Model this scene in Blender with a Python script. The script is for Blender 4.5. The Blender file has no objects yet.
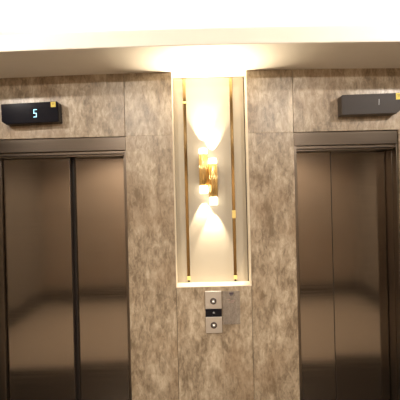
import bpy, bmesh, math, random
from mathutils import Vector, Matrix
random.seed(4)
C = bpy.context.scene.collection
SC = bpy.context.scene
EYE = 1.8                       # height of the lens above the floor, metres
PI = math.pi

# ------------------------------------------------------------------ materials
def new_mat(name):
    m = bpy.data.materials.new(name); m.use_nodes = True
    nt = m.node_tree
    return m, nt, nt.nodes['Principled BSDF']

def simple(name, col, rough=.5, metal=0., emit=None, strength=0., noise=0.):
    m, nt, b = new_mat(name)
    b.inputs['Base Color'].default_value = (*col, 1)
    b.inputs['Roughness'].default_value = rough
    b.inputs['Metallic'].default_value = metal
    if emit:
        b.inputs['Emission Color'].default_value = (*emit, 1)
        b.inputs['Emission Strength'].default_value = strength
    if noise:
        tc = nt.nodes.new('ShaderNodeTexCoord'); n = nt.nodes.new('ShaderNodeTexNoise')
        n.inputs['Scale'].default_value = 14; n.inputs['Detail'].default_value = 5
        nt.links.new(tc.outputs['Object'], n.inputs['Vector'])
        mx = nt.nodes.new('ShaderNodeMix'); mx.data_type = 'RGBA'
        mx.inputs[6].default_value = (*[c*(1-noise) for c in col], 1)
        mx.inputs[7].default_value = (*[min(1, c*(1+noise)) for c in col], 1)
        nt.links.new(n.outputs['Fac'], mx.inputs[0])
        nt.links.new(mx.outputs[2], b.inputs['Base Color'])
    return m

def marble(name, dark, mid, light, rough=.34):
    """Vertically drifting, cloudy beige stone; every slab (mesh island) gets its own piece of the pattern."""
    m, nt, b = new_mat(name)
    N, L = nt.nodes.new, nt.links.new
    tc = N('ShaderNodeTexCoord'); geo = N('ShaderNodeNewGeometry')
    comb = N('ShaderNodeCombineXYZ')
    mul = N('ShaderNodeMath'); mul.operation = 'MULTIPLY'; mul.inputs[1].default_value = 37.
    L(geo.outputs['Random Per Island'], mul.inputs[0])
    for k in range(3): L(mul.outputs[0], comb.inputs[k])
    add = N('ShaderNodeVectorMath'); add.operation = 'ADD'
    L(tc.outputs['Object'], add.inputs[0]); L(comb.outputs[0], add.inputs[1])
    def noise(sx, sz, scale, detail, rgh, dist):
        mp = N('ShaderNodeMapping'); mp.inputs['Scale'].default_value = (sx, 1, sz)
        mp.inputs['Rotation'].default_value = (0, .12, 0)
        L(add.outputs[0], mp.inputs['Vector'])
        n = N('ShaderNodeTexNoise'); n.inputs['Scale'].default_value = scale
        n.inputs['Detail'].default_value = detail; n.inputs['Roughness'].default_value = rgh
        n.inputs['Distortion'].default_value = dist
        L(mp.outputs[0], n.inputs['Vector']); return n
    n1 = noise(2.0, .85, 4.2, 7, .62, .5)
    n2 = noise(2.3, 1., 17, 6, .72, .5)
    mixf = N('ShaderNodeMix'); mixf.inputs[0].default_value = .52
    L(n1.outputs['Fac'], mixf.inputs[2]); L(n2.outputs['Fac'], mixf.inputs[3])
    cr = N('ShaderNodeValToRGB'); e = cr.color_ramp.elements
    e[0].position = .40; e[0].color = (*dark, 1)
    e[1].position = .62; e[1].color = (*light, 1)
    x = cr.color_ramp.elements.new(.5); x.color = (*mid, 1)
    L(mixf.outputs[0], cr.inputs[0])
    # warm rusty clouding
    n3 = noise(1.2, .8, 3.1, 3, .5, .2)
    cr3 = N('ShaderNodeValToRGB'); cr3.color_ramp.elements[0].position = .5; cr3.color_ramp.elements[1].position = .72
    L(n3.outputs['Fac'], cr3.inputs[0])
    sc = N('ShaderNodeMath'); sc.operation = 'MULTIPLY'; sc.inputs[1].default_value = .5
    L(cr3.outputs[0], sc.inputs[0])
    mx = N('ShaderNodeMix'); mx.data_type = 'RGBA'
    mx.inputs[7].default_value = (dark[0]*1.35, dark[1]*1.15, dark[2]*.95, 1)
    L(sc.outputs[0], mx.inputs[0]); L(cr.outputs[0], mx.inputs[6])
    L(mx.outputs[2], b.inputs['Base Color'])
    b.inputs['Roughness'].default_value = rough
    return m

def brushed(name, col, rough, scale=(1.5, 1, 260), amp=.05, bump=.0):
    m, nt, b = new_mat(name)
    N, L = nt.nodes.new, nt.links.new
    b.inputs['Metallic'].default_value = 1
    tc = N('ShaderNodeTexCoord'); mp = N('ShaderNodeMapping'); mp.inputs['Scale'].default_value = scale
    L(tc.outputs['Object'], mp.inputs['Vector'])
    n = N('ShaderNodeTexNoise'); n.inputs['Scale'].default_value = 1; n.inputs['Detail'].default_value = 4
    L(mp.outputs[0], n.inputs['Vector'])
    mr = N('ShaderNodeMapRange'); mr.inputs[1].default_value = .3; mr.inputs[2].default_value = .7
    mr.inputs[3].default_value = rough-amp; mr.inputs[4].default_value = rough+amp
    L(n.outputs['Fac'], mr.inputs[0]); L(mr.outputs[0], b.inputs['Roughness'])
    mx = N('ShaderNodeMix'); mx.data_type = 'RGBA'
    mx.inputs[6].default_value = (*[c*.93 for c in col], 1); mx.inputs[7].default_value = (*[min(1, c*1.07) for c in col], 1)
    L(n.outputs['Fac'], mx.inputs[0]); L(mx.outputs[2], b.inputs['Base Color'])
    return m

STONE_D, STONE_M, STONE_L = (.168, .126, .084), (.328, .262, .188), (.53, .45, .348)
M = {}
M['stone'] = marble('beige_stone', STONE_D, STONE_M, STONE_L)
M['joint'] = simple('stone_joint', (.10, .075, .055), .8)
M['paint'] = simple('white_ceiling_paint', (.80, .76, .70), .7, noise=.02)
M['panel'] = simple('cream_niche_panel', (.39, .355, .295), .55, noise=.03)
M['liner'] = simple('cream_lacquer_liner', (.80, .73, .62), .35)
M['steel'] = brushed('bronze_tinted_brushed_steel', (.28, .243, .210), .12, amp=.035)
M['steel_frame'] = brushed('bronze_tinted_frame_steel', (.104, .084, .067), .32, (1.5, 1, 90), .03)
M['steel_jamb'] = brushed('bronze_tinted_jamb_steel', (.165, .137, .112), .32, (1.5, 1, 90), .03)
M['edge_shade'] = simple('painted_edge_shade', (.018, .012, .010), .5)  # dark colour stands for the shade on the door panels' side faces
M['brass'] = brushed('polished_brass', (.36, .25, .115), .12, (200, 200, 2), .02)
M['brass_tube'] = brushed('satin_gold_brass', (.84, .60, .26), .27, (300, 300, 1), .08)
M['clip'] = simple('bright_gold_lacquer', (.85, .68, .26), .45, .3)
M['opal'] = simple('glowing_opal_glass', (.95, .9, .8), .3, 0, (1, .88, .66), 3.2)
M['black'] = simple('glossy_black_plastic', (.008, .008, .012), .14)
M['black'].node_tree.nodes['Principled BSDF'].inputs['Specular IOR Level'].default_value = .15
M['grey'] = simple('dark_grey_front', (.034, .027, .025), .5)  # right display's front set to flat grey, paler than the left one's black
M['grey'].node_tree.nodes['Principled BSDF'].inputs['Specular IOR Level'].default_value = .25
M['grey_side'] = simple('grey_display_end', (.075, .06, .052), .45)
M['digit'] = simple('lit_digit_segments', (.2, .5, .6), .4, 0, (.38, .80, 1.), 1.05)
M['digit_dim'] = simple('dim_digit_segments', (.5, .5, .5), .4, 0, (.8, .75, .72), .13)
M['yellow'] = simple('yellow_sticker', (.62, .49, .05), .5)
M['ink'] = simple('sticker_print', (.22, .15, .02), .6)
M['plate'] = brushed('pale_satin_steel', (.66, .645, .635), .42, (2, 2, 220), .06)
M['ring'] = simple('dark_button_ring', (.07, .055, .05), .35, .3)
M['button'] = simple('grey_button_face', (.16, .14, .13), .4, .4)
M['lit'] = simple('lit_button_arrow', (.9, .88, .8), .4, 0, (1, .92, .8), .35)
M['acrylic'] = simple('smoky_acrylic', (.31, .275, .25), .3)
M['acrylic'].node_tree.nodes['Principled BSDF'].inputs['Alpha'].default_value = .5
M['print'] = simple('dark_print', (.06, .045, .06), .6)
M['redprint'] = simple('faded_red_print', (.32, .19, .16), .6)
M['floor_dark'] = simple('dark_granite_floor', (.024, .020, .017), .25, noise=.3)
M['floor_light'] = simple('beige_tile_floor', (.50, .42, .335), .3, noise=.08)
M['plinth'] = simple('dark_wood_skirting', (.03, .024, .02), .4)
M['farwall'] = marble('lobby_wall_stone', (.36, .29, .225), (.44, .36, .285), (.52, .435, .35), .5)
M['sidewall'] = simple('lobby_side_wall', (.21, .18, .145), .7, noise=.05)
M['white'] = simple('white_fixture', (.85, .85, .83), .4)
M['lamp'] = simple('lamp_lens', (1, 1, 1), .3, 0, (1, .88, .72), 6)

# ------------------------------------------------------------------ mesh helpers (z is measured from eye level)
def box(bm, x0, x1, y0, y1, z0, z1, bev=0., seg=2, mat=0):
    ret = bmesh.ops.create_cube(bm, size=1.)
    vs = ret['verts']
    for v in vs:
        v.co = Vector(((x0+x1)/2 + v.co.x*(x1-x0), (y0+y1)/2 + v.co.y*(y1-y0), (z0+z1)/2 + v.co.z*(z1-z0)))
    fs = list({f for v in vs for f in v.link_faces})
    for f in fs: f.material_index = mat
    if bev:
        es = list({e for v in vs for e in v.link_edges})
        r = bmesh.ops.bevel(bm, geom=es, offset=bev, segments=seg, affect='EDGES', profile=.5)
        for f in r['faces']: f.material_index = mat

def prism(bm, pts, y0, y1, bev=0.):
    """pts: outline (x, z), pulled from y0 (front) to y1 (wall)."""
    a = [bm.verts.new((x, y0, z)) for x, z in pts]; b = [bm.verts.new((x, y1, z)) for x, z in pts]
    n = len(pts)
    fs = [bm.faces.new(a), bm.faces.new(b[::-1])]
    for i in range(n):
        j = (i+1) % n
        fs.append(bm.faces.new((a[j], a[i], b[i], b[j])))
    bmesh.ops.recalc_face_normals(bm, faces=fs)
    if bev:
        es = list({e for f in fs[:1] for e in f.edges})
        bmesh.ops.bevel(bm, geom=es, offset=bev, segments=2, affect='EDGES', profile=.5)

def lathe(bm, prof, cx, cy, cz, axis='z', n=40):
    """prof: list of (radius, height); closed at the ends where the radius is 0."""
    rings = []
    for r, h in prof:
        if r < 1e-6:
            ps = [(0, 0, h)]
        else:
            ps = [(r*math.cos(2*PI*k/n), r*math.sin(2*PI*k/n), h) for k in range(n)]
        out = []
        for x, y, z in ps:
            if axis == 'y': x, y, z = x, -z, y          # height points at the viewer
            out.append(bm.verts.new((cx+x, cy+y, cz+z)))
        rings.append(out)
    fs = []
    for a, b in zip(rings, rings[1:]):
        for k in range(n):
            j = (k+1) % n
            if len(a) == 1 and len(b) == 1: continue
            if len(a) == 1: fs.append(bm.faces.new((a[0], b[k], b[j])))
            elif len(b) == 1: fs.append(bm.faces.new((a[k], b[0], a[j])))
            else: fs.append(bm.faces.new((a[k], b[k], b[j], a[j])))
    bmesh.ops.recalc_face_normals(bm, faces=fs)
    for f in fs: f.smooth = True

def wpos(o):
    p = Vector((0, 0, 0))
    while o: p += o.location; o = o.parent
    return p

def obj(name, bm, mats, parent=None, origin=None, kind=None, label=None):
    """Links one mesh object; its vertices come in with z measured from eye level."""
    bmesh.ops.translate(bm, verts=bm.verts[:], vec=(0, 0, EYE))
    if origin is None:
        if parent is None:
            xs = [v.co for v in bm.verts]
            origin = Vector(((min(v.x for v in xs)+max(v.x for v in xs))/2, (min(v.y for v in xs)+max(v.y for v in xs))/2, min(v.z for v in xs)))
        else:
            origin = wpos(parent)
    origin = Vector(origin)
    bmesh.ops.translate(bm, verts=bm.verts[:], vec=-origin)
    me = bpy.data.meshes.new(name); bm.to_mesh(me); bm.free()
    for m in (mats if isinstance(mats, (list, tuple)) else [mats]): me.materials.append(m)
    o = bpy.data.objects.new(name, me); C.objects.link(o)
    if parent is None: o.location = origin
    else:
        o.parent = parent; o.location = origin - wpos(parent)
    if kind: o['kind'] = kind
    if label: o['label'] = label
    return o

def empty(name, loc):
    o = bpy.data.objects.new(name, None); C.objects.link(o)
    o.location = (loc[0], loc[1], loc[2]+EYE); o.empty_display_size = .1
    return o

def tag(o, label, cat, group=None):
    o['label'] = label; o['category'] = cat
    if group: o['group'] = group
    return o

NB = bmesh.new

# ------------------------------------------------------------------ sizes of the wall (metres; z from eye level)
LX0, LX1 = -1.42, -.488          # left lift opening
RX0, RX1 = .635, 1.333           # right lift opening
LINT = .437                      # underside of the stone above the lifts
NX0, NX1, NZ = -.172, .330, -.580   # niche
TOP = .858                       # soffit
NB_Y = .13                       # back of the niche
FL = -EYE
def soffit_z(x): return TOP - .0075*min(abs(x-.08), 1.6)**2

# ------------------------------------------------------------------ the elevator wall
bm = NB(); g = .0012
def slab(x0, x1, z0, z1):
    box(bm, x0+g, x1-g, 0, .03, z0+.0002, z1-.0002, .0012, 2, 0)
slab(LX1, NX0, FL, LINT); slab(LX1, NX0, LINT, TOP+.03)
slab(NX0, NX1, FL, NZ)
slab(NX1, RX0, FL, LINT); slab(NX1, RX0, LINT, TOP+.03)
slab(LX0-.3, LX1, LINT, TOP+.03); slab(RX0, RX1+.3, LINT, TOP+.03)
slab(LX0-1.4, LX0-.3, LINT, TOP+.03); slab(RX1+.3, RX1+1.5, LINT, TOP+.03)
slab(LX0-.7, LX0, FL, LINT); slab(LX0-1.4, LX0-.7, FL, LINT)
slab(RX1, RX1+.75, FL, LINT); slab(RX1+.75, RX1+1.5, FL, LINT)
h = .0035                        # masonry behind the slabs, seen only as dark joints
def back(x0, x1, z0, z1): box(bm, x0+h, x1-h, .02, .24, z0+h, z1, 0, 1, 1)
back(LX1, NX0, FL, TOP+.03); back(NX0-.01, NX1+.01, FL, NZ-.004); back(NX1, RX0, FL, TOP+.03)
back(LX0-1.4, LX1+.01, LINT, TOP+.03); back(RX0-.01, RX1+1.5, LINT, TOP+.03)
back(LX0-1.4, LX0, FL, LINT+.01); back(RX1, RX1+1.5, FL, LINT+.01)
box(bm, NX0-.02, NX1+.02, .16, .24, NZ-.02, TOP+.03, 0, 1, 1)
obj('wall_back', bm, [M['stone'], M['joint']], kind='structure', origin=(0, 0, 0))

# niche: cream lining and three cream panels
bm = NB()
box(bm, NX0-.0005, NX0+.002, .004, .135, NZ+.005, TOP+.01)
box(bm, NX1-.002, NX1+.0005, .004, .135, NZ+.005, TOP+.01)
box(bm, NX0-.0005, NX1+.0005, .0015, .135, NZ-.003, NZ+.0045)
obj('trim_1', bm, M['liner'], kind='structure')
SX = (-.0915, .2345); SW = .0105     # brass strips: centre lines and half width
bm = NB()
for a, b in ((NX0+.0028, SX[0]-SW*.6), (SX[0]+SW*.6, SX[1]-SW*.6), (SX[1]+SW*.6, NX1-.007)):
    box(bm, a, b, NB_Y, .158, NZ+.0055, TOP-.004, .002, 2)
obj('wall_niche', bm, M['panel'], kind='structure')

# brass strips
def strip(x, zb, zt, clips, label):
    t = empty('brass_strip', (x, NB_Y, zb))
    tag(t, label, 'trim strip', 'brass strips in the wall niche')
    bm = NB(); box(bm, x-SW, x+SW, NB_Y-.005, NB_Y+.002, zb, zt, .0018, 2)
    obj('strip', bm, M['brass'], t)
    bm = NB(); box(bm, x-SW-.001, x+SW+.001, NB_Y-.009, NB_Y-.0002, zb, zb+.026, .002, 2)
    obj('end_cap', bm, M['clip'], t)
    for z, hh in clips:
        bm = NB(); box(bm, x-SW-.002, x+SW+.002, NB_Y-.010, NB_Y-.0002, z-hh, z+hh, .002, 2)
        box(bm, x-SW*.45, x+SW*.45, NB_Y-.0115, NB_Y-.009, z-hh*.7, z+hh*.7, .001, 1)
        obj('joint_clip', bm, M['clip'], t)
    return t
strip(SX[0], -.557, TOP-.008, [(.684, .006)], 'thin polished brass strip left of the sconce in the niche')
strip(SX[1], -.558, TOP-.008, [(-.105, .028)], 'thin polished brass strip right of the sconce with gold joint clip')

# ------------------------------------------------------------------ wall sconce
SY = .084; R = .0275
tubes = ((.029, .044, .353), (.0935, -.036, .284))
sc_ = empty('wall_sconce', (.061, NB_Y, -.036))
tag(sc_, 'lit gold sconce of two staggered upright tubes in the cream niche', 'wall lamp')
bm = NB(); box(bm, .035, .088, SY+.005, NB_Y-.0005, .085, .235, .004, 2)
obj('wall_plate', bm, M['brass_tube'], sc_)
for x, z0, z1 in tubes:
    a, b = z0+.054, z1-.037
    bm = NB()
    prof = [(0, a), (R*.9, a), (R*.97, a+.004)]
    nfl = 5
    prof += [(R, a+.006), (R, b-.006), (R*.97, b-.004), (R*.9, b), (0, b)]
    lathe(bm, prof, x, SY, 0)
    for k in range(12):                     # fine ribs along the tube
        an = 2*PI*k/12
        lathe(bm, [(0, a+.004), (.0045, a+.004), (.0045, b-.004), (0, b-.004)], x+(R-.001)*math.cos(an), SY+(R-.001)*math.sin(an), 0, n=8)
    tb = obj('tube', bm, M['brass_tube'], sc_)
    for lo, hi in ((z0, a), (b, z1)):
        bm = NB(); up = hi == z1
        q = R*1.0
        prof = [(0, lo+.0005), (q*.9, lo+.0005), (q, lo+.005), (q, hi-.005), (q*.9, hi-.0005), (0, hi-.0005)]
        lathe(bm, prof, x, SY, 0)
        obj('diffuser', bm, M['opal'], tb, label='glowing white glass end of the gold tube')

def spot(name, loc, direction, energy, angle, blend, size, col):
    d = bpy.data.lights.new(name, 'SPOT'); d.energy = energy; d.spot_size = math.radians(angle); d.spot_blend = blend
    d.shadow_soft_size = size; d.color = col
    o = bpy.data.objects.new(name, d); C.objects.link(o)
    o.location = (loc[0], loc[1], loc[2]+EYE)
    o.rotation_euler = Vector(direction).to_track_quat('-Z', 'Y').to_euler()
    return o
WARM = (1, .83, .58)
for x, z0, z1 in tubes:
    for zz, dz in ((z1+.003, 1), (z0-.003, -1)):
        up = dz > 0
        spot('sconce_beam', (x, SY, zz), (0, .16, dz), 9 if up else 8, 56, .45, .008, WARM)      # the lamp's hot core
        spot('sconce_spill', (x, SY-.02, zz), (0, -.4, dz), 17 if up else 1., 100, 1, .02, WARM)  # and its wider spill

# ------------------------------------------------------------------ elevator doors
def lift(n, x0, x1, jl, jr, split, front_right_edge, label, x_pan0, x_pan1):
    root = empty('door_%d' % n, ((x0+x1)/2, .1, FL)); root['kind'] = 'structure'; root['label'] = label; root['category'] = 'elevator door'
    e = .001
    bm = NB()
    box(bm, x0+e, x1-e, .012, .235, .347, LINT-e, .0015, 1)
    obj('header', bm, M['steel_frame'], root)
    bm = NB()
    box(bm, x0+e, x1-e, .030, .235, .331, .3465, .001, 1)
    box(bm, x0+e, x1-e, .024, .235, .326, .3305, .001, 1)
    box(bm, x0+e, x1-e, .045, .235, .314, .3255, .001, 1)
    obj('track_cover', bm, M['steel_jamb'], root)
    # jambs: stepped steel linings
    bm = NB(); box(bm, x0+e, jl, .07, .235, FL, .3135, .0015, 1); box(bm, x0+e, x0+.02, .012, .0695, FL, .3465, .0015, 1)
    obj('jamb', bm, M['steel_jamb'], root)
    bm = NB(); box(bm, jr, x1-e, .07, .235, FL, .3135, .0015, 1); box(bm, x1-.012, x1-e, .012, .0695, FL, .3465, .0015, 1)
    obj('jamb', bm, M['steel_jamb'], root)
    # fast panel in front, slow panel behind
    bm = NB(); box(bm, jl+.003, split-.004, .098, .128, FL+.006, .3135, .0025, 2)
    p = obj('panel', bm, M['steel'], root)
    bm = NB(); box(bm, split-.0038, split, .099, .1625, FL+.006, .3135, .001, 1)  # strip coloured dark as the shaded side face of the front panel
    obj('shaded_edge', bm, M['edge_shade'], p)
    bm = NB(); box(bm, split-.05, jr-.003, .165, .195, FL+.006, .3135, .0025, 2)
    p = obj('panel', bm, M['steel'], root)
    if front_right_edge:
        bm = NB(); box(bm, split+.0005, split+front_right_edge, .150, .1645, FL+.006, .3135, .001, 1)  # dark strip carries that painted shade onto the rear panel
        obj('shaded_edge', bm, M['edge_shade'], p)
    bm = NB(); box(bm, x0+e, x1-e, .012, .235, FL, FL+.005)
    obj('sill', bm, M['steel_frame'], root)
lift(1, LX0, LX1, -1.356, LX1-.03, -.893, .012, 'closed bronze steel elevator door left of the sconce, under the display reading 5', 0, 0)
lift(2, RX0, RX1, RX0+.025, 1.318, .912, 0, 'closed bronze steel elevator door right of the sconce, under the grey display', 0, 0)

# ------------------------------------------------------------------ floor displays over the doors
def seven(bm, segs, cx, cz, w, hh, t, y0, y1, lean=.08):
    S = {'a': (-w/2, w/2, hh/2, hh/2), 'd': (-w/2, w/2, -hh/2, -hh/2), 'g': (-w/2, w/2, 0, 0),
         'f': (-w/2, -w/2, 0, hh/2), 'b': (w/2, w/2, 0, hh/2), 'e': (-w/2, -w/2, -hh/2, 0), 'c': (w/2, w/2, -hh/2, 0)}
    for s in segs:
        a, b, c, d = S[s]
        n0 = len(bm.verts)
        box(bm, cx+a-t/2, cx+b+t/2, y0, y1, cz+c-t/2, cz+d+t/2)
        bm.verts.ensure_lookup_table()
        for v in bm.verts[n0:]: v.co.x += (v.co.z-cz)*lean

def display(cx, cz, w, hh, rot, body, end, segs, dmat, dx, dz, dsz, sticker, label, top_inner, chips):
    t = empty('floor_display', (cx, 0, cz)); tag(t, label, 'display panel', 'floor displays over the elevators')
    y0, a, b = -.072, -w/2, w/2
    hz = hh/2
    cut_l, cut_r = chips
    pts = [(a+cut_l[1], -hz), (b-cut_r[1], -hz), (b, -hz+cut_r[1]*.8), (b, hz-cut_r[0]), (b-cut_r[0], hz), (a+cut_l[0], hz), (a, hz-cut_l[0]), (a, -hz+cut_l[1]*.8)]
    P = [(cx+x, cz+z) for x, z in pts]
    bm = NB(); prism(bm, P, y0+.004, -.0005, .0025)
    obj('housing', bm, end, t)
    Q = [(cx+x*.985, cz+z*.965) for x, z in pts]
    bm = NB(); prism(bm, Q, y0, y0+.0045, .001)
    f = obj('front_panel', bm, body, t)
    bm = NB(); seven(bm, segs, cx+dx, cz+dz, dsz[0], dsz[1], dsz[2], y0-.0012, y0-.0002)
    obj('digit', bm, dmat, f, label='lit floor number on the display')
    sx, sz, sw, sh = sticker
    bm = NB(); box(bm, cx+sx-sw/2, cx+sx+sw/2, y0-.001, y0-.0001, cz+sz-sh/2, cz+sz+sh/2)
    s = obj('sticker', bm, M['yellow'], f, label='small square yellow sticker')
    bm = NB()
    box(bm, cx+sx-sw*.28, cx+sx+sw*.28, y0-.0016, y0-.0011, cz+sz+sh*.18, cz+sz+sh*.27)
    box(bm, cx+sx-sw*.2, cx+sx+sw*.24, y0-.0016, y0-.0011, cz+sz-sh*.02, cz+sz+sh*.06)
    obj('print', bm, M['ink'], s)
    t.rotation_euler = (0, -rot, 0)
display(-1.091, .592, .372, .134, .03, M['black'], M['black'], 'afgcd', M['digit'], .036, -.005, (.017, .047, .0036),
        (.156, .046, .031, .034), 'glossy black display showing a lit blue 5 above the left elevator', True, ((.004, .026), (.008, .006)))
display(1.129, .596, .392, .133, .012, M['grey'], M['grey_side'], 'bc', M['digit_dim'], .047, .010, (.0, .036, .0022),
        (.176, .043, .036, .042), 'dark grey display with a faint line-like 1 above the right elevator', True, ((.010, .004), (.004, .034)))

# ------------------------------------------------------------------ call buttons and notice under the niche
PX0, PX1 = .018, .1265
t = empty('call_button_panel', (.0725, 0, -.884)); tag(t, 'pale steel call panel with two round arrow buttons under the niche', 'button panel')
bm = NB(); box(bm, PX0+.001, PX1-.001, -.010, -.0005, -.883, -.607, .001, 1); obj('back_box', bm, M['ring'], t)
for zc, z0, z1, dirn in ((-.672, -.7235, -.606, 1), (-.832, -.884, -.7775, -1)):
    bm = NB(); box(bm, PX0, PX1, -.016, -.0102, z0, z1, .0015, 2); pl = obj('face_plate', bm, M['plate'], t)
    cx = .0715
    bm = NB(); lathe(bm, [(.0125, -.0002), (.0215, -.0002), (.0215, .003), (.0185, .0045), (.0125, .003)], cx, -.016, zc, 'y', 36)
    bt = obj('button_ring', bm, M['ring'], pl)
    bm = NB(); lathe(bm, [(0, .0002), (.0122, .0002), (.0122, .0032), (.011, .004), (0, .004)], cx, -.016, zc, 'y', 36)
    obj('button', bm, M['button'], pl)
    bm = NB(); s = .0078
    prism(bm, [(cx-s, zc-s*.75*dirn), (cx+s, zc-s*.75*dirn), (cx, zc+s*.95*dirn)], -.0208, -.0202)
    obj('arrow', bm, M['lit'], pl, label='lit arrow on the call button')
bm = NB(); box(bm, PX0+.0005, PX1-.0005, -.0145, -.0102, -.777, -.724, .001, 2); d = obj('indicator_window', bm, M['black'], t, label='black indicator window between the plates')
bm = NB(); box(bm, .066, .080, -.0151, -.0146, -.7525, -.7500); box(bm, .069, .077, -.0151, -.0146, -.7465, -.7445)
obj('print', bm, M['digit_dim'], d)

t = empty('notice_plate', (.1905, 0, -.832)); tag(t, 'smoky translucent notice plate beside the call button panel', 'sign')
bm = NB(); box(bm, .1325, .2485, -.004, .0005, -.832, -.612, .001, 2); pl = obj('plate', bm, M['acrylic'], t)
bm = NB(); box(bm, .179, .208, -.0048, -.0041, -.634, -.620, .001, 1); box(bm, .184, .203, -.0048, -.0041, -.641, -.6365)
obj('print', bm, M['print'], pl)
bm = NB()
for k, (a, b) in enumerate(((.165, .185), (.190, .214), (.170, .210))):
    box(bm, a, b, -.0048, -.0041, -.668-.009*k, -.665-.009*k)
obj('print', bm, M['redprint'], pl, label='faded red lines of print')

# ------------------------------------------------------------------ ceiling: soffit with fascia along the wall, raised tray with cove light
SD = .446                        # how far the soffit stands out from the wall
LIP = .092
CEIL = 1.13
bm = NB()
nseg = 40; X0, X1 = -2.82, 2.83
def col(x):
    z = soffit_z(x)
    return [(x, .20, z), (x, -SD+.004, z), (x, -SD, z+.004), (x, -SD, z+LIP-.003), (x, -SD+.003, z+LIP), (x, -SD+.022, z+LIP), (x, -SD+.025, z+.03), (x, .20, z+.03)]
prev = None; first = None
for k in range(nseg+1):
    x = X0+(X1-X0)*k/nseg
    cur = [bm.verts.new(p) for p in col(x)]
    if prev:
        for i in range(len(cur)):
            j = (i+1) % len(cur)
            bm.faces.new((prev[i], prev[j], cur[j], cur[i]))
    else: first = cur
    prev = cur
bm.faces.new(first[::-1]); bm.faces.new(prev)
bmesh.ops.recalc_face_normals(bm, faces=bm.faces[:])
obj('trim_2', bm, M['paint'], kind='structure')

YB = -4.2
bm = NB(); box(bm, X0, X1, YB-.3, .24, CEIL, CEIL+.1); obj('ceiling', bm, M['paint'], kind='structure')
bm = NB(); box(bm, X0, X1, -.0, .24, TOP+.035, CEIL-.001); obj('trim_3', bm, M['paint'], kind='structure')   # bulkhead above the soffit

# ------------------------------------------------------------------ the rest of the lobby (met in the reflections)
FD = -1.52
bm = NB(); box(bm, X0, X1, FD, .24, FL-.1, FL-.0005, 0, 1, 0); box(bm, X0, X1, YB-.3, FD-.0005, FL-.1, FL-.0005, 0, 1, 1)
obj('floor', bm, [M['floor_dark'], M['floor_light']], kind='structure')
bm = NB()
for k in range(5): box(bm, X0+k*1.13+.003, X0+(k+1)*1.13-.003, YB-.1, YB, FL+.001, CEIL-.001, .003, 2)
obj('wall_front', bm, M['farwall'], kind='structure')
bm = NB(); box(bm, X0, X1, YB+.0005, YB+.018, FL+.001, FL+.26, .003, 2); obj('baseboard_front', bm, M['plinth'], kind='structure')
bm = NB(); box(bm, X0, X1, YB+.0005, YB+.28, TOP+.03, TOP+.06); box(bm, X0, X1, YB+.26, YB+.28, TOP+.0605, TOP+.11)
obj('trim_4', bm, M['paint'], kind='structure')     # added, unseen cove ledge on the facing wall, holds a fill LED line
bm = NB(); box(bm, X0+.0005, X0+.018, YB+.0185, -.01, FL+.001, FL+.26, .003, 2); obj('baseboard_left', bm, M['plinth'], kind='structure')
bm = NB(); box(bm, X1-.018, X1-.0005, YB+.0185, -.01, FL+.001, FL+.26, .003, 2); obj('baseboard_right', bm, M['plinth'], kind='structure')
bm = NB(); box(bm, X0-.1, X0-.001, YB-.3, .24, FL-.1, CEIL+.1); obj('wall_left', bm, M['sidewall'], kind='structure')
bm = NB(); box(bm, X1+.001, X1+.1, YB-.3, .24, FL-.1, CEIL+.1); obj('wall_right', bm, M['sidewall'], kind='structure')

def area(name, loc, direction, sx, sy, energy, col):
    d = bpy.data.lights.new(name, 'AREA'); d.shape = 'RECTANGLE'; d.size = sx; d.size_y = sy; d.energy = energy; d.color = col
    o = bpy.data.objects.new(name, d); C.objects.link(o); o.location = (loc[0], loc[1], loc[2]+EYE)
    o.rotation_euler = Vector(direction).to_track_quat('-Z', 'Y').to_euler()
    return o
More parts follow.
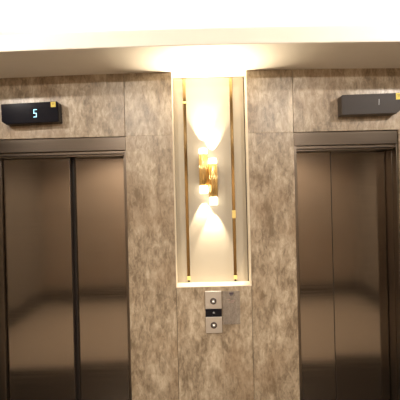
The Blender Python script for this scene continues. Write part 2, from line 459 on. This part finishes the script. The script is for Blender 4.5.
# LED line in the cove behind the fascia
area('unseen_cove_led', (0, -SD+.12, TOP+.06), (0, -.35, 1), 5.4, .05, 12, (1, .97, .92))
area('unseen_cove_led', (0, YB+.16, TOP+.10), (0, .35, 1), 5.4, .05, 12, (1, .97, .92))  # added line opposite, out of view, fill for ceiling and upper wall
# recessed downlights in the tray; middle and far pairs added as fill light
for x, y, e in ((-1.75, -1.28, 32), (1.9, -1.28, 32), (-1.2, -3.3, 140), (1.2, -3.3, 140), (-.75, -2.5, 41), (.95, -2.5, 41)):
    t = empty('unseen_downlight', (x, y, CEIL))
    tag(t, 'unseen round white recessed downlight in the ceiling', 'ceiling light', 'recessed downlights')
    bm = NB(); lathe(bm, [(.045, -.012), (.06, -.012), (.065, -.002), (.045, -.002)], x, y, CEIL); obj('rim', bm, M['white'], t)
    bm = NB(); lathe(bm, [(0, -.001), (.044, -.001), (.044, -.005), (0, -.005)], x, y, CEIL); obj('lens', bm, M['lamp'], t)
    if -3 < y < -2:     # middle pair, added and unseen, aimed to brighten the stone over the lifts
        spot('unseen_downlight_beam', (x, y, CEIL-.02), (0, -y, .62-CEIL), e, 66, 1, .02, (1, .92, .81))
    elif y > -2:      # the two near the lifts are tilted wall washers
        spot('unseen_downlight_beam', (x, y, CEIL-.02), (.5*math.copysign(1, x)+.08-x, -y, .50-CEIL), e, 72, .8, .02, (1, .92, .82))
    else:  # far pair, added and unseen, lights the facing wall and floor bounce
        spot('unseen_downlight_beam', (x, y, CEIL-.02), (0, 0, -1), e, 150, .4, .03, (1, .87, .71))

# ------------------------------------------------------------------ camera and view
cam = bpy.data.cameras.new('camera'); co = bpy.data.objects.new('camera', cam); C.objects.link(co)
cam.sensor_width = 36; cam.lens = 36*395/400; cam.clip_start = .02
co.matrix_world = Matrix.Translation((0, -2.633, EYE)) @ Matrix.Rotation(PI/2, 4, 'X') @ Matrix.Rotation(-.0245, 4, 'Z')
SC.camera = co
w = bpy.data.worlds.new('world'); SC.world = w; w.use_nodes = True
w.node_tree.nodes['Background'].inputs[0].default_value = (.01, .009, .008, 1)
SC.view_settings.view_transform = 'Standard'; SC.view_settings.look = 'None'
SC.view_settings.gamma = 1; SC.view_settings.use_curve_mapping = False
SC.view_settings.exposure = 1.12
